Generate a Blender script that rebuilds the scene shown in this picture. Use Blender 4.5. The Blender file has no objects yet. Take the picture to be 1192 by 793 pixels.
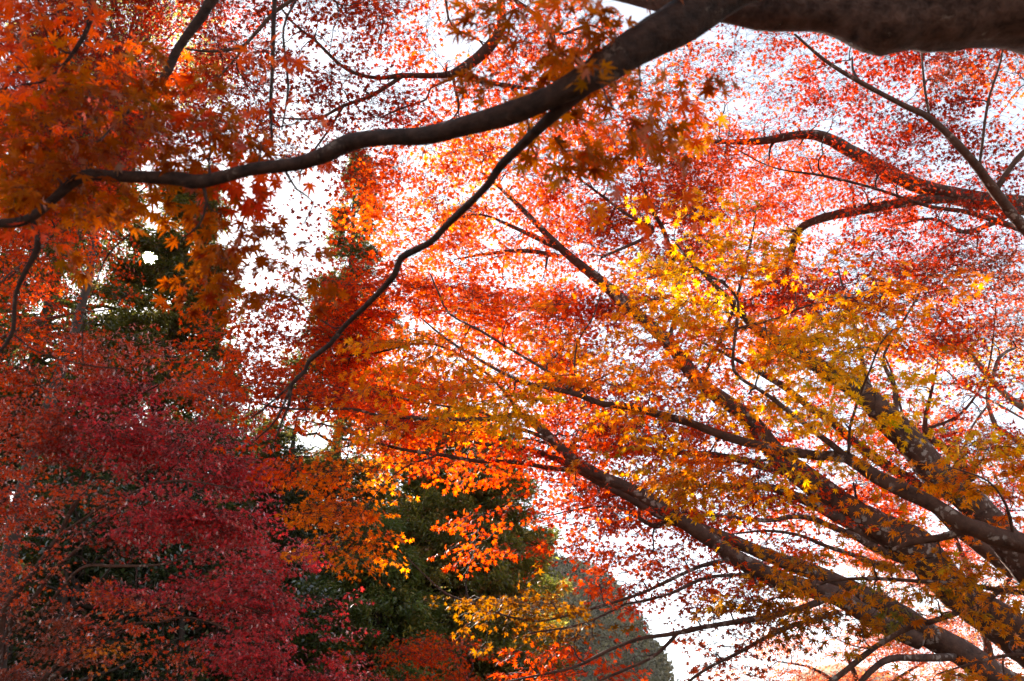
import bpy, math, random
import numpy as np
from mathutils import Vector

# ------------------------------------------------------------------ camera, sky, sun, exposure
scene = bpy.context.scene
COL = scene.collection
PW, PH = 1192.0, 793.0
LENS, PITCH = 35.0, math.radians(25.0)
FPX = LENS / 36.0 * PW
CAM = np.array([0.0, 0.0, 1.6])
FWD = np.array([0.0, math.cos(PITCH), math.sin(PITCH)])
UPV = np.array([0.0, -math.sin(PITCH), math.cos(PITCH)])
RGT = np.array([1.0, 0.0, 0.0])

cd = bpy.data.cameras.new('camera')
cam = bpy.data.objects.new('camera', cd)
COL.objects.link(cam)
cd.lens = LENS
cd.sensor_width = 36.0
cd.clip_start = 0.05
cd.clip_end = 6000.0
cd.dof.use_dof = True
cd.dof.focus_distance = 9.0
cd.dof.aperture_fstop = 4.0
cam.location = CAM
cam.rotation_euler = (math.pi / 2 + PITCH, 0, 0)
scene.camera = cam


def at(px, py, d):
    """world point seen at photo pixel (px, py) at depth d along the view axis"""
    return CAM + d * FWD + (px - PW / 2) / FPX * d * RGT + (PH / 2 - py) / FPX * d * UPV


SUN = at(175, 300, 1.0) - CAM
SUN = SUN / np.linalg.norm(SUN)
SUN_EL = math.asin(SUN[2])
SUN_AZ = math.atan2(SUN[0], SUN[1])

world = bpy.data.worlds.new("World")
scene.world = world
world.use_nodes = True
wn, wl = world.node_tree.nodes, world.node_tree.links
wn.clear()
sky = wn.new('ShaderNodeTexSky')
sky.sky_type = 'NISHITA'
sky.sun_disc = False
sky.sun_elevation = SUN_EL
sky.sun_rotation = SUN_AZ
sky.air_density = 1.0
sky.dust_density = 0.4
sky.ozone_density = 1.0
bg = wn.new('ShaderNodeBackground')
bg.inputs['Strength'].default_value = 0.058
# the visible disc of the sun itself, half a degree wide
geo = wn.new('ShaderNodeTexCoord')
dot = wn.new('ShaderNodeVectorMath')
dot.operation = 'DOT_PRODUCT'
dot.inputs[1].default_value = tuple(SUN)
wl.new(geo.outputs['Generated'], dot.inputs[0])
gt = wn.new('ShaderNodeMath')
gt.operation = 'GREATER_THAN'
gt.inputs[1].default_value = math.cos(math.radians(0.36))
wl.new(dot.outputs['Value'], gt.inputs[0])
bg2 = wn.new('ShaderNodeBackground')
bg2.inputs['Color'].default_value = (1.0, 0.93, 0.8, 1)
mul = wn.new('ShaderNodeMath')
mul.operation = 'MULTIPLY'
mul.inputs[1].default_value = 250.0
wl.new(gt.outputs[0], mul.inputs[0])
wl.new(mul.outputs[0], bg2.inputs['Strength'])
add = wn.new('ShaderNodeAddShader')
wo = wn.new('ShaderNodeOutputWorld')
veil = wn.new('ShaderNodeHueSaturation')      # a thin white veil of high cloud pales the blue
veil.inputs['Saturation'].default_value = 0.45
wl.new(sky.outputs[0], veil.inputs['Color'])
wl.new(veil.outputs[0], bg.inputs[0])
wl.new(bg.outputs[0], add.inputs[0])
wl.new(bg2.outputs[0], add.inputs[1])
wl.new(add.outputs[0], wo.inputs['Surface'])

sl = bpy.data.lights.new('sun', 'SUN')
sl.energy = 5.0
sl.angle = math.radians(0.53)
sl.color = (1.0, 0.92, 0.80)
so = bpy.data.objects.new('sun', sl)
COL.objects.link(so)
so.rotation_euler = Vector(-SUN).to_track_quat('-Z', 'Y').to_euler()
so.location = (-10, 20, 30)

scene.render.engine = 'CYCLES'
cy = scene.cycles
cy.max_bounces = 8
cy.diffuse_bounces = 4
cy.glossy_bounces = 2
cy.transmission_bounces = 6
cy.transparent_max_bounces = 4
cy.sample_clamp_indirect = 6.0
cy.use_denoising = True
vs = scene.view_settings
vs.view_transform = 'Standard'
vs.look = 'None'
vs.gamma = 1.0
vs.use_curve_mapping = False
vs.exposure = 2.5

rng = np.random.default_rng(11)

# ------------------------------------------------------------------ materials


def new_mat(name):
    m = bpy.data.materials.new(name)
    m.use_nodes = True
    m.node_tree.nodes.clear()
    return m, m.node_tree.nodes, m.node_tree.links


def leaf_material(name, trans=0.76, gloss=0.006, rough=0.45, sat=1.05):
    m, n, l = new_mat(name)
    a = n.new('ShaderNodeAttribute')
    a.attribute_name = 'leaf_colour'
    # veins and blotches inside each leaf: small-scale variation of the real leaf colour
    tc = n.new('ShaderNodeNewGeometry')
    nz = n.new('ShaderNodeTexNoise')
    nz.inputs['Scale'].default_value = 45.0
    nz.inputs['Detail'].default_value = 3.0
    l.new(tc.outputs['Position'], nz.inputs['Vector'])
    mr = n.new('ShaderNodeMapRange')
    mr.inputs['From Min'].default_value = 0.3
    mr.inputs['From Max'].default_value = 0.7
    mr.inputs['To Min'].default_value = 0.8
    mr.inputs['To Max'].default_value = 1.1
    l.new(nz.outputs['Fac'], mr.inputs['Value'])
    hs = n.new('ShaderNodeHueSaturation')
    l.new(mr.outputs[0], hs.inputs['Value'])
    l.new(a.outputs['Color'], hs.inputs['Color'])
    hs2 = n.new('ShaderNodeHueSaturation')
    hs2.inputs['Saturation'].default_value = sat
    hs2.inputs['Value'].default_value = 1.0
    l.new(hs.outputs[0], hs2.inputs['Color'])
    df = n.new('ShaderNodeBsdfDiffuse')
    tr = n.new('ShaderNodeBsdfTranslucent')
    l.new(hs.outputs[0], df.inputs['Color'])
    l.new(hs2.outputs[0], tr.inputs['Color'])
    mx = n.new('ShaderNodeMixShader')
    mx.inputs[0].default_value = trans
    l.new(df.outputs[0], mx.inputs[1])
    l.new(tr.outputs[0], mx.inputs[2])
    gl = n.new('ShaderNodeBsdfGlossy')
    gl.inputs['Roughness'].default_value = rough
    gl.inputs['Color'].default_value = (0.9, 0.9, 0.9, 1)
    fr = n.new('ShaderNodeFresnel')
    fr.inputs['IOR'].default_value = 1.38
    mg = n.new('ShaderNodeMath')
    mg.operation = 'MULTIPLY'
    mg.inputs[1].default_value = gloss * 10
    l.new(fr.outputs[0], mg.inputs[0])
    mx2 = n.new('ShaderNodeMixShader')
    l.new(mg.outputs[0], mx2.inputs[0])
    l.new(mx.outputs[0], mx2.inputs[1])
    l.new(gl.outputs[0], mx2.inputs[2])
    o = n.new('ShaderNodeOutputMaterial')
    l.new(mx2.outputs[0], o.inputs['Surface'])
    return m


def bark_material(name, dark, light, lichen, lichen_amount=0.5, scale=1.0, bump=0.018):
    m, n, l = new_mat(name)
    g = n.new('ShaderNodeNewGeometry')
    n1 = n.new('ShaderNodeTexNoise')
    n1.inputs['Scale'].default_value = 14.0 * scale
    n1.inputs['Detail'].default_value = 8.0
    n1.inputs['Roughness'].default_value = 0.65
    l.new(g.outputs['Position'], n1.inputs['Vector'])
    r1 = n.new('ShaderNodeValToRGB')
    r1.color_ramp.elements[0].position = 0.32
    r1.color_ramp.elements[0].color = (*dark, 1)
    r1.color_ramp.elements[1].position = 0.72
    r1.color_ramp.elements[1].color = (*light, 1)
    l.new(n1.outputs['Fac'], r1.inputs[0])
    # lichen: rounded pale patches
    vo = n.new('ShaderNodeTexVoronoi')
    vo.inputs['Scale'].default_value = 19.0 * scale
    n2 = n.new('ShaderNodeTexNoise')
    n2.inputs['Scale'].default_value = 5.0 * scale
    n2.inputs['Detail'].default_value = 4.0
    l.new(g.outputs['Position'], n2.inputs['Vector'])
    mixv = n.new('ShaderNodeMixRGB')
    mixv.inputs[0].default_value = 0.12
    l.new(g.outputs['Position'], mixv.inputs[1])
    l.new(n1.outputs['Color'], mixv.inputs[2])
    l.new(mixv.outputs[0], vo.inputs['Vector'])
    s1 = n.new('ShaderNodeMapRange')
    s1.inputs['From Min'].default_value = 0.42
    s1.inputs['From Max'].default_value = 0.30
    l.new(vo.outputs['Distance'], s1.inputs['Value'])
    s2 = n.new('ShaderNodeMapRange')
    s2.inputs['From Min'].default_value = 0.62 - 0.25 * lichen_amount
    s2.inputs['From Max'].default_value = 0.70 - 0.25 * lichen_amount
    l.new(n2.outputs['Fac'], s2.inputs['Value'])
    mm = n.new('ShaderNodeMath')
    mm.operation = 'MULTIPLY'
    l.new(s1.outputs[0], mm.inputs[0])
    l.new(s2.outputs[0], mm.inputs[1])
    mc = n.new('ShaderNodeMixRGB')
    mc.inputs[2].default_value = (*lichen, 1)
    l.new(mm.outputs[0], mc.inputs[0])
    l.new(r1.outputs[0], mc.inputs[1])
    p = n.new('ShaderNodeBsdfPrincipled')
    p.inputs['Roughness'].default_value = 0.8
    p.inputs['Specular IOR Level'].default_value = 0.3
    l.new(mc.outputs[0], p.inputs['Base Color'])
    b = n.new('ShaderNodeBump')
    b.inputs['Strength'].default_value = 0.9
    b.inputs['Distance'].default_value = bump
    l.new(n1.outputs['Fac'], b.inputs['Height'])
    l.new(b.outputs[0], p.inputs['Normal'])
    o = n.new('ShaderNodeOutputMaterial')
    l.new(p.outputs[0], o.inputs['Surface'])
    return m


def ground_material(name, c1, c2, scale):
    m, n, l = new_mat(name)
    g = n.new('ShaderNodeNewGeometry')
    n1 = n.new('ShaderNodeTexNoise')
    n1.inputs['Scale'].default_value = scale
    n1.inputs['Detail'].default_value = 10.0
    n1.inputs['Roughness'].default_value = 0.7
    l.new(g.outputs['Position'], n1.inputs['Vector'])
    r = n.new('ShaderNodeValToRGB')
    r.color_ramp.elements[0].position = 0.35
    r.color_ramp.elements[0].color = (*c1, 1)
    r.color_ramp.elements[1].position = 0.65
    r.color_ramp.elements[1].color = (*c2, 1)
    l.new(n1.outputs['Fac'], r.inputs[0])
    p = n.new('ShaderNodeBsdfPrincipled')
    p.inputs['Roughness'].default_value = 0.95
    l.new(r.outputs[0], p.inputs['Base Color'])
    o = n.new('ShaderNodeOutputMaterial')
    l.new(p.outputs[0], o.inputs['Surface'])
    return m


M_LEAF = leaf_material('maple_leaf')
M_LEAF_SHEEN = leaf_material('crimson_maple_leaf', trans=0.55, gloss=0.045, rough=0.5)
M_FAR = leaf_material('far_wood_leaf', trans=0.12, gloss=0.006, rough=0.6, sat=1.0)
M_NEEDLE = leaf_material('conifer_needle', trans=0.6, gloss=0.008, rough=0.6, sat=1.0)
M_BROAD = leaf_material('evergreen_leaf', trans=0.35, gloss=0.02, rough=0.4, sat=1.0)
M_BARK = bark_material('maple_bark', (0.038, 0.017, 0.011), (0.125, 0.060, 0.040), (0.27, 0.215, 0.185), 0.5)
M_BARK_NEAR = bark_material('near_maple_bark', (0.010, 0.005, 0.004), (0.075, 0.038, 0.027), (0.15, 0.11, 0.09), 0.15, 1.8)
M_BARK_OLD = bark_material('old_maple_bark', (0.030, 0.015, 0.012), (0.22, 0.130, 0.105), (0.30, 0.24, 0.21), 0.12, 1.6, bump=0.03)
M_TWIG = bark_material('maple_twig', (0.030, 0.016, 0.014), (0.075, 0.040, 0.034), (0.10, 0.08, 0.07), 0.0)
M_BARK_GREY = bark_material('grey_bark', (0.12, 0.10, 0.09), (0.28, 0.24, 0.22), (0.42, 0.40, 0.38), 0.5)
M_BARK_CEDAR = bark_material('cedar_bark', (0.028, 0.019, 0.014), (0.075, 0.052, 0.038), (0.10, 0.10, 0.08), 0.1)

# leaf colours (linear): the autumn stages the photo shows, 'q' also darkened for shade
PAL = {
    'r': [(0.27, 0.024, 0.013), (0.37, 0.040, 0.012), (0.19, 0.016, 0.013)],
    'R': [(0.53, 0.050, 0.012), (0.60, 0.082, 0.011), (0.43, 0.030, 0.013)],
    'o': [(0.68, 0.085, 0.020), (0.72, 0.13, 0.020), (0.60, 0.045, 0.022)],
    'O': [(0.72, 0.18, 0.018), (0.76, 0.25, 0.02), (0.68, 0.11, 0.02)],
    'y': [(0.82, 0.29, 0.012), (0.82, 0.36, 0.015), (0.78, 0.20, 0.012)],
    'Y': [(0.82, 0.42, 0.018), (0.82, 0.50, 0.025), (0.82, 0.34, 0.015)],
    'g': [(0.56, 0.22, 0.015), (0.60, 0.16, 0.015), (0.40, 0.26, 0.02)],
    'm': [(0.27, 0.10, 0.010), (0.33, 0.09, 0.010), (0.20, 0.10, 0.012)],
    'q': [(0.42, 0.085, 0.007), (0.47, 0.145, 0.007), (0.36, 0.032, 0.009)],  # orange brown of the near maple, with shade worked into the leaf colour
    'G': [(0.24, 0.22, 0.03), (0.32, 0.22, 0.03), (0.15, 0.17, 0.03)],
    'p': [(0.49, 0.038, 0.046), (0.55, 0.050, 0.038), (0.41, 0.032, 0.046)],
    'b': [(0.34, 0.06, 0.03), (0.42, 0.07, 0.03), (0.24, 0.08, 0.035)],
    'P': [(0.55, 0.12, 0.06), (0.60, 0.20, 0.07), (0.45, 0.08, 0.06)],
    'L': [(0.50, 0.45, 0.14), (0.58, 0.50, 0.2), (0.36, 0.36, 0.10)],
}

for _k, _f in dict(r=1.5, R=1.4, o=1.3, O=1.25, y=1.14, Y=1.12, g=1.25, G=1.1, p=1.5, b=1.3, P=1.3, L=1.1).items():
    PAL[_k] = [tuple(min(0.92, c * _f) for c in q) for q in PAL[_k]]

# ------------------------------------------------------------------ mesh helpers


def mesh_from(name, verts, faces_flat, nper, mat, cols=None, smooth=False):
    """verts (n,3), faces_flat flat index array, nper corners per face"""
    me = bpy.data.meshes.new(name)
    verts = np.asarray(verts, dtype=np.float32)
    faces_flat = np.asarray(faces_flat, dtype=np.int32).ravel()
    nf = len(faces_flat) // nper
    me.vertices.add(len(verts))
    me.vertices.foreach_set('co', verts.ravel())
    me.loops.add(len(faces_flat))
    me.loops.foreach_set('vertex_index', faces_flat)
    me.polygons.add(nf)
    me.polygons.foreach_set('loop_start', np.arange(nf, dtype=np.int32) * nper)
    me.polygons.foreach_set('loop_total', np.full(nf, nper, dtype=np.int32))
    if smooth:
        me.polygons.foreach_set('use_smooth', np.ones(nf, dtype=bool))
    if cols is not None:
        a = me.color_attributes.new('leaf_colour', 'FLOAT_COLOR', 'POINT')
        c4 = np.ones((len(verts), 4), dtype=np.float32)
        c4[:, :3] = cols
        a.data.foreach_set('color', c4.ravel())
    me.materials.append(mat)
    me.update(calc_edges=True)
    return me


def link(name, me, parent=None):
    o = bpy.data.objects.new(name, me)
    COL.objects.link(o)
    if parent is not None:
        o.parent = parent
    return o


def thing(name, label, cat, base, group=None):
    o = bpy.data.objects.new(name, None)
    COL.objects.link(o)
    o.location = base
    o['label'] = label
    o['category'] = cat
    if group:
        o['group'] = group
    return o


def norm(v):
    return v / np.maximum(np.linalg.norm(v, axis=-1, keepdims=True), 1e-9)


def tubes(P, R, sides, noise=0.0):
    """batch of tubes: P (n,k,3), R (n,k) -> verts, quad faces (flat)"""
    n, k, _ = P.shape
    T = np.empty_like(P)
    T[:, 1:-1] = P[:, 2:] - P[:, :-2]
    T[:, 0] = P[:, 1] - P[:, 0]
    T[:, -1] = P[:, -1] - P[:, -2]
    T = norm(T)
    ref = np.tile(np.array([0.31, 0.17, 0.93]), (n, 1))
    bad = np.abs((T.mean(1) * ref).sum(-1)) > 0.9
    ref[bad] = (1.0, 0.1, 0.0)
    U = norm(np.cross(T, ref[:, None, :]))
    V = np.cross(T, U)
    ang = np.arange(sides) * (2 * math.pi / sides)
    rad = R[:, :, None] * np.ones(sides)[None, None, :]
    if noise:
        rad = rad * (1 + noise * rng.normal(size=rad.shape))
    ring = (P[:, :, None, :] + rad[..., None] * (np.cos(ang)[None, None, :, None] * U[:, :, None, :]
                                                 + np.sin(ang)[None, None, :, None] * V[:, :, None, :]))
    verts = ring.reshape(-1, 3)
    i = np.arange(n)[:, None, None] * (k * sides)
    j = np.arange(k - 1)[None, :, None] * sides
    s = np.arange(sides)[None, None, :]
    s2 = (s + 1) % sides
    f = np.stack([i + j + s, i + j + s2, i + j + sides + s2, i + j + sides + s], -1)
    return verts, f.reshape(-1)


def catmull(pts, step):
    """resample rows (x,y,z,r) with a Catmull-Rom curve"""
    pts = np.asarray(pts, float)
    if len(pts) < 3:
        n = max(2, int(np.linalg.norm(pts[-1, :3] - pts[0, :3]) / step) + 1)
        t = np.linspace(0, 1, n)[:, None]
        return pts[0] * (1 - t) + pts[-1] * t
    p = np.vstack([2 * pts[0] - pts[1], pts, 2 * pts[-1] - pts[-2]])
    out = []
    for i in range(1, len(p) - 2):
        n = max(2, int(np.linalg.norm(p[i + 1, :3] - p[i, :3]) / step) + 1)
        for t in np.linspace(0, 1, n, endpoint=False):
            a, b, c, d = p[i - 1], p[i], p[i + 1], p[i + 2]
            out.append(0.5 * ((2 * b) + (c - a) * t + (2 * a - 5 * b + 4 * c - d) * t * t + (3 * b - a - 3 * c + d) * t ** 3))
    out.append(p[-2])
    out = np.array(out)
    out[:, 3] = np.maximum(out[:, 3], 0.0008)
    return out


def limb_mesh(name, rows, mat, base, sides=14, bumpy=0.05):
    """one smooth tapered limb with slight swellings and a rounded tip"""
    P = rows[:, :3] - base
    R = rows[:, 3].copy()
    k = len(P)
    s = np.concatenate([[0], np.cumsum(np.linalg.norm(np.diff(P, axis=0), axis=1))])
    ph = rng.uniform(0, 6.28, 4)
    R = R * (1 + bumpy * np.sin(s * 7 / (0.3 + 8 * R.mean()) + ph[0]) * 0.6 + bumpy * 0.7 * np.sin(s * 23 + ph[1]))
    v, f = tubes(P[None], R[None], sides, noise=0.012)
    # low-frequency lobes round the section
    vv = v.reshape(k, sides, 3)
    ang = np.arange(sides) * (2 * math.pi / sides)
    lob = 1 + 0.06 * np.sin(2 * ang[None, :] + s[:, None] * 2.1 + ph[2]) + 0.05 * np.sin(3 * ang[None, :] - s[:, None] * 3.3 + ph[3])
    vv = P[:, None, :] + (vv - P[:, None, :]) * lob[..., None]
    v = vv.reshape(-1, 3)
    tip = P[-1] + (P[-1] - P[-2]) / max(1e-6, np.linalg.norm(P[-1] - P[-2])) * R[-1]
    v = np.vstack([v, tip[None]])
    ti = len(v) - 1
    cap = np.array([[(k - 1) * sides + a, (k - 1) * sides + (a + 1) % sides, ti, ti] for a in range(sides)])
    me = bpy.data.meshes.new(name)
    faces = [tuple(q) for q in f.reshape(-1, 4)] + [tuple(q[:3]) for q in cap]
    me.from_pydata([tuple(x) for x in v], [], faces)
    me.polygons.foreach_set('use_smooth', np.ones(len(me.polygons), dtype=bool))
    me.materials.append(mat)
    me.update()
    return me


# ------------------------------------------------------------------ maple leaves


def leaf_template(detail):
    """star-shaped palmate leaf in the xy plane, stalk at the origin, tip along +x, about 1 wide"""
    tips = [(0, 1.0), (40, 0.93), (82, 0.74), (128, 0.42)] if detail else [(0, 1.0), (46, 0.9), (100, 0.62)]
    pts = []
    full = [(-a, r) for a, r in reversed(tips[1:])] + tips
    for i, (a, r) in enumerate(full):
        ar = math.radians(a)
        if detail:
            w = math.radians(11.5)
            pts.append((0.62 * r * math.cos(ar - w), 0.62 * r * math.sin(ar - w)))
            pts.append((r * math.cos(ar), r * math.sin(ar)))
            pts.append((0.62 * r * math.cos(ar + w), 0.62 * r * math.sin(ar + w)))
        else:
            pts.append((r * math.cos(ar), r * math.sin(ar)))
        if i < len(full) - 1:
            b = math.radians((a + full[i + 1][0]) / 2)
            q = (0.33 if detail else 0.42) * min(1, (r + full[i + 1][1]) / 1.9)
            pts.append((q * math.cos(b), q * math.sin(b)))
    pts.append((-0.04, 0.0))
    pts = np.array(pts)
    v = np.vstack([[0.05, 0.0], pts])
    m = len(pts)
    tris = np.array([(0, 1 + i, 1 + (i + 1) % m) for i in range(m)])
    if detail:    # leaf stalk
        v = np.vstack([v, [-0.02, 0.012], [-0.02, -0.012], [-0.55, 0.0]])
        tris = np.vstack([tris, [len(v) - 3, len(v) - 1, len(v) - 2]])
    v = v * 0.68
    return v, tris


def leaf_area_of(t):
    v, f = t
    a, b, c = v[f[:, 0]], v[f[:, 1]], v[f[:, 2]]
    return 0.5 * np.abs((b[:, 0] - a[:, 0]) * (c[:, 1] - a[:, 1]) - (b[:, 1] - a[:, 1]) * (c[:, 0] - a[:, 0])).sum()


LT = {0: leaf_template(False), 1: leaf_template(True)}


def leaves_mesh(name, pos, axis, nrm, size, col, base, detail, mat):
    tv, tt = LT[detail]
    n, V = len(pos), len(tv)
    ax = norm(axis)
    nz = norm(nrm - (nrm * ax).sum(-1, keepdims=True) * ax)
    ay = np.cross(nz, ax)
    r2 = (tv ** 2).sum(1)
    curl = rng.uniform(-0.15, 0.75, n)
    fold = rng.uniform(-0.2, 0.55, n)
    z = -curl[:, None] * r2[None, :] + fold[:, None] * np.abs(tv[:, 1])[None, :]
    wid = rng.uniform(0.82, 1.1, n)
    v = (pos[:, None, :] + size[:, None, None] * (tv[None, :, 0, None] * ax[:, None, :]
         + tv[None, :, 1, None] * wid[:, None, None] * ay[:, None, :] + z[..., None] * nz[:, None, :]))
    f = tt[None] + (np.arange(n) * V)[:, None, None]
    c = np.repeat(col, V, axis=0)
    return mesh_from(name, v.reshape(-1, 3) - base, f.reshape(-1), 3, mat, c)


def off_sun(p, r):
    """False for points in the narrow gap of the foliage through which the sun shows"""
    v = norm(p - CAM)
    return np.degrees(np.arccos(np.clip(v @ SUN, -1, 1))) > r * rng.uniform(0.55, 1.7, len(p))


def hash_noise(p, freq, seed=0):
    """smooth value noise in 3D for clumping"""
    q = p * freq + seed * 17.3
    i = np.floor(q).astype(np.int64)
    f = q - i
    f = f * f * (3 - 2 * f)
    out = 0
    for dx in (0, 1):
        for dy in (0, 1):
            for dz in (0, 1):
                h = ((i[:, 0] + dx) * 73856093) ^ ((i[:, 1] + dy) * 19349663) ^ ((i[:, 2] + dz) * 83492791)
                h = ((h * 2654435761) & 0xffffffff) / 4294967295.0
                w = (f[:, 0] if dx else 1 - f[:, 0]) * (f[:, 1] if dy else 1 - f[:, 1]) * (f[:, 2] if dz else 1 - f[:, 2])
                out = out + h * w
    return out


def parse_grid(rows):
    """rows: {row index: 'col:palette density ...'} -> list of (col, row, palette, density)"""
    cells = []
    for r, s in rows.items():
        for tok in s.split():
            c, v = tok.split(':')
            cells.append((int(c), r, v[0], int(v[1:])))
    return cells


K = 7


def maple(label, group, base, trunk, limbs, grid, leaf=0.06, spray=0.45, thick=0.5, density=1.0, bark=None,
          detail=0, name='maple_tree', gap=0.42, droop=0.15, twig_r=0.0023, tilt=0.6, hang=None, behind=0.0, slim=0.82, leafmat=None, trunkbark=None):
    """a maple: traced trunk and limbs, twigs grown from them to every leaf spray, leaves in flat sprays.
    trunk: list of world (x,y,z,r) then ('px',px,py,d,width_px); limbs: lists of (px,py,d,width_px)"""
    base = np.array(base, float)
    bark = bark or M_BARK
    root = thing(name, label, 'tree', base, group)

    def conv(q):
        if q[0] == 'w':
            return [*q[1:4], q[4]]
        px, py, d, w = q
        return [*at(px, py, d), 0.5 * slim * w / FPX * d]
    strands = [[conv(q) for q in trunk]] + [[conv(q) for q in lm] for lm in limbs]
    nodes, nlen, nrad, nid, ndir = [], [], [], [], []
    objs = []
    for i, st in enumerate(strands):
        rows = catmull(st, (0.10 if i else 0.14) * (0.4 if hang is not None else 1))
        me = limb_mesh('trunk' if i == 0 else 'limb', rows, (trunkbark or bark) if i == 0 else bark, base, sides=20 if st[0][3] > 0.1 else (12 if st[0][3] > 0.025 else 8))
        o = link('trunk' if i == 0 else 'limb', me, root)
        objs.append(o)
        L = np.concatenate([[0], np.cumsum(np.linalg.norm(np.diff(rows[:, :3], axis=0), axis=1))])
        D = norm(np.gradient(rows[:, :3], axis=0))
        vis = np.ones(len(rows), bool)
        if i == 0:
            vis = rows[:, 2] > base[2] + 2.2
        # nodes well below crown level are not allowed to carry sprays
        nodes.append(rows[vis, :3])
        nlen.append(0.6 * (L[-1] - L[vis]) * 0 + (1.2 if i == 0 else 0.0) + rows[vis, 3] * 6.0)
        nrad.append(rows[vis, 3])
        ndir.append(D[vis])
        nid.append(np.full(vis.sum(), i))
    nodes = np.vstack(nodes)
    nlen, nrad, nid, ndir = map(np.concatenate, (nlen, nrad, nid, ndir))
    # ---- spray targets from the density map
    cells = parse_grid(grid)
    skel_px = (nodes - CAM)
    dep = skel_px @ FWD
    spx = PW / 2 + (skel_px @ RGT) / dep * FPX
    spy = PH / 2 - (skel_px @ UPV) / dep * FPX
    T, PALT = [], []
    leaf_area = 0.55 * leaf_area_of(LT[detail]) * leaf * leaf
    for c, r, p, dns in cells:
        cx, cyy = 25 + 49.7 * c, 25 + 49.6 * r
        dd = np.hypot(spx - cx, spy - cyy)
        w = 1 / (dd + 30) ** 3
        dm = (w * dep).sum() / w.sum() + behind
        carea = (49.7 / FPX * dm) ** 2
        want = 1.6 * density * (dns / 9.0) ** 1.2 * 2.3 * carea / (leaf_area * 17.0)
        nn = int(want) + (rng.random() < want - int(want))
        if nn == 0:
            continue
        q = rng.uniform(-27, 27, (nn * 6, 2)) + (cx, cyy)
        d = dm + rng.normal(0, thick, nn * 6)
        pts = CAM + d[:, None] * FWD + ((q[:, 0] - PW / 2) / FPX * d)[:, None] * RGT + ((PH / 2 - q[:, 1]) / FPX * d)[:, None] * UPV
        sc = pts * np.array([1, 0.5, 2.5])
        h = hash_noise(sc, 2.6 / (1 + 0.05 * dm), 3) * 0.65 + hash_noise(sc, 6.0 / (1 + 0.05 * dm), 9) * 0.35
        keep = np.argsort(-(h + rng.normal(0, gap * 0.14, len(h))))[:nn]
        T.append(pts[keep])
        PALT += [p] * len(keep)
    if not T:
        return root
    T = np.vstack(T)
    PALT = np.array(PALT)
    n = len(T)
    # ---- grow twigs: nearest first, preferring stout and near-root nodes
    d0 = np.array([np.min(((nodes - t) ** 2).sum(1)) for t in T])
    order = np.argsort(d0)
    cap = len(nodes) + n * K
    NP = np.zeros((cap, 3))
    NL = np.zeros(cap)
    ND = np.zeros((cap, 3))
    NI = np.zeros(cap, int)
    NB = np.full(cap, -1)
    NKK = np.zeros(cap, int)
    m = len(nodes)
    NP[:m], NL[:m], ND[:m], NI[:m] = nodes, nlen * 0.15, ndir, nid
    NR0 = nrad
    paths = np.zeros((n, K, 3))
    pid = np.zeros(n, int)
    par = np.full(n, -1)
    park = np.zeros(n, int)
    parnode = np.zeros(n, int)
    tt = np.linspace(0, 1, K)
    sdir = np.zeros((n, 3))
    for a, k in enumerate(order):
        t = T[k]
        dv = t - NP[:m]
        dist = np.sqrt((dv ** 2).sum(1))
        back = np.maximum(0, 0.2 - (dv * ND[:m]).sum(1) / (dist + 1e-6))
        j = int(np.argmin(dist * (1 + 0.6 * back) + 0.30 * NL[:m]))
        p0, D0, dl = NP[j], ND[j], dist[j]
        side = norm(dv[j] + 1e-6)
        c1 = p0 + (0.55 * D0 + 0.45 * side) * dl * 0.4
        c2 = t - norm(side * np.array([1, 1, 0.25])) * dl * 0.3 + rng.normal(0, 0.05, 3) * dl
        path = ((1 - tt) ** 3)[:, None] * p0 + (3 * tt * (1 - tt) ** 2)[:, None] * c1 + (3 * tt * tt * (1 - tt))[:, None] * c2 + (tt ** 3)[:, None] * t
        path[1:-1] += rng.normal(0, 0.018 * min(dl, 1.2), (K - 2, 3))
        paths[k] = path
        pid[k] = NI[j]
        par[k] = NB[j]
        park[k] = NKK[j]
        parnode[k] = j
        sd = path[-1] - path[-3]
        sdir[k] = sd / (np.linalg.norm(sd) + 1e-9)
        nd = norm(np.gradient(path, axis=0))
        NP[m:m + K - 1] = path[1:]
        ND[m:m + K - 1] = nd[1:]
        NL[m:m + K - 1] = NL[j] + dl * tt[1:]
        NI[m:m + K - 1] = NI[j]
        NB[m:m + K - 1] = k
        NKK[m:m + K - 1] = np.arange(1, K)
        m += K - 1
    cnt = np.ones(n)
    for k in order[::-1]:
        if par[k] >= 0:
            cnt[par[k]] += cnt[k]
    R = np.zeros((n, K))
    for k in order:
        r0 = twig_r * 1.55 * cnt[k] ** 0.5
        lim = NR0[parnode[k]] * 0.75 if par[k] < 0 else R[par[k], park[k]] * 0.85
        r0 = max(min(r0, lim), twig_r * 0.7)
        own = np.maximum(r0 * (1 - 0.55 * tt), twig_r * 0.6)
        R[k] = own
    # ---- sprays
    L = spray * rng.uniform(0.65, 1.3, n)
    ax = sdir * np.array([1, 1, 0.35]) + rng.normal(0, 0.25, (n, 3)) * np.array([1, 1, 0.3])
    ax[:, 2] -= droop
    if hang is not None:
        ax = ax + np.array([0, 0, -hang])
    ax = norm(ax)
    upn = norm(np.array([0, 0, 1.0]) + rng.normal(0, 0.22, (n, 3)))
    sd_ = norm(np.cross(upn, ax))
    upn = np.cross(ax, sd_)
    lp, la, ln, lk = [], [], [], []
    seg_a, seg_b, seg_k = [], [], []
    tipv = T + ax * L[:, None]
    seg_a.append(T), seg_b.append(tipv), seg_k.append(np.arange(n))
    fs = [0.12, 0.36, 0.58, 0.8]
    leafed = PALT != '-'
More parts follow.
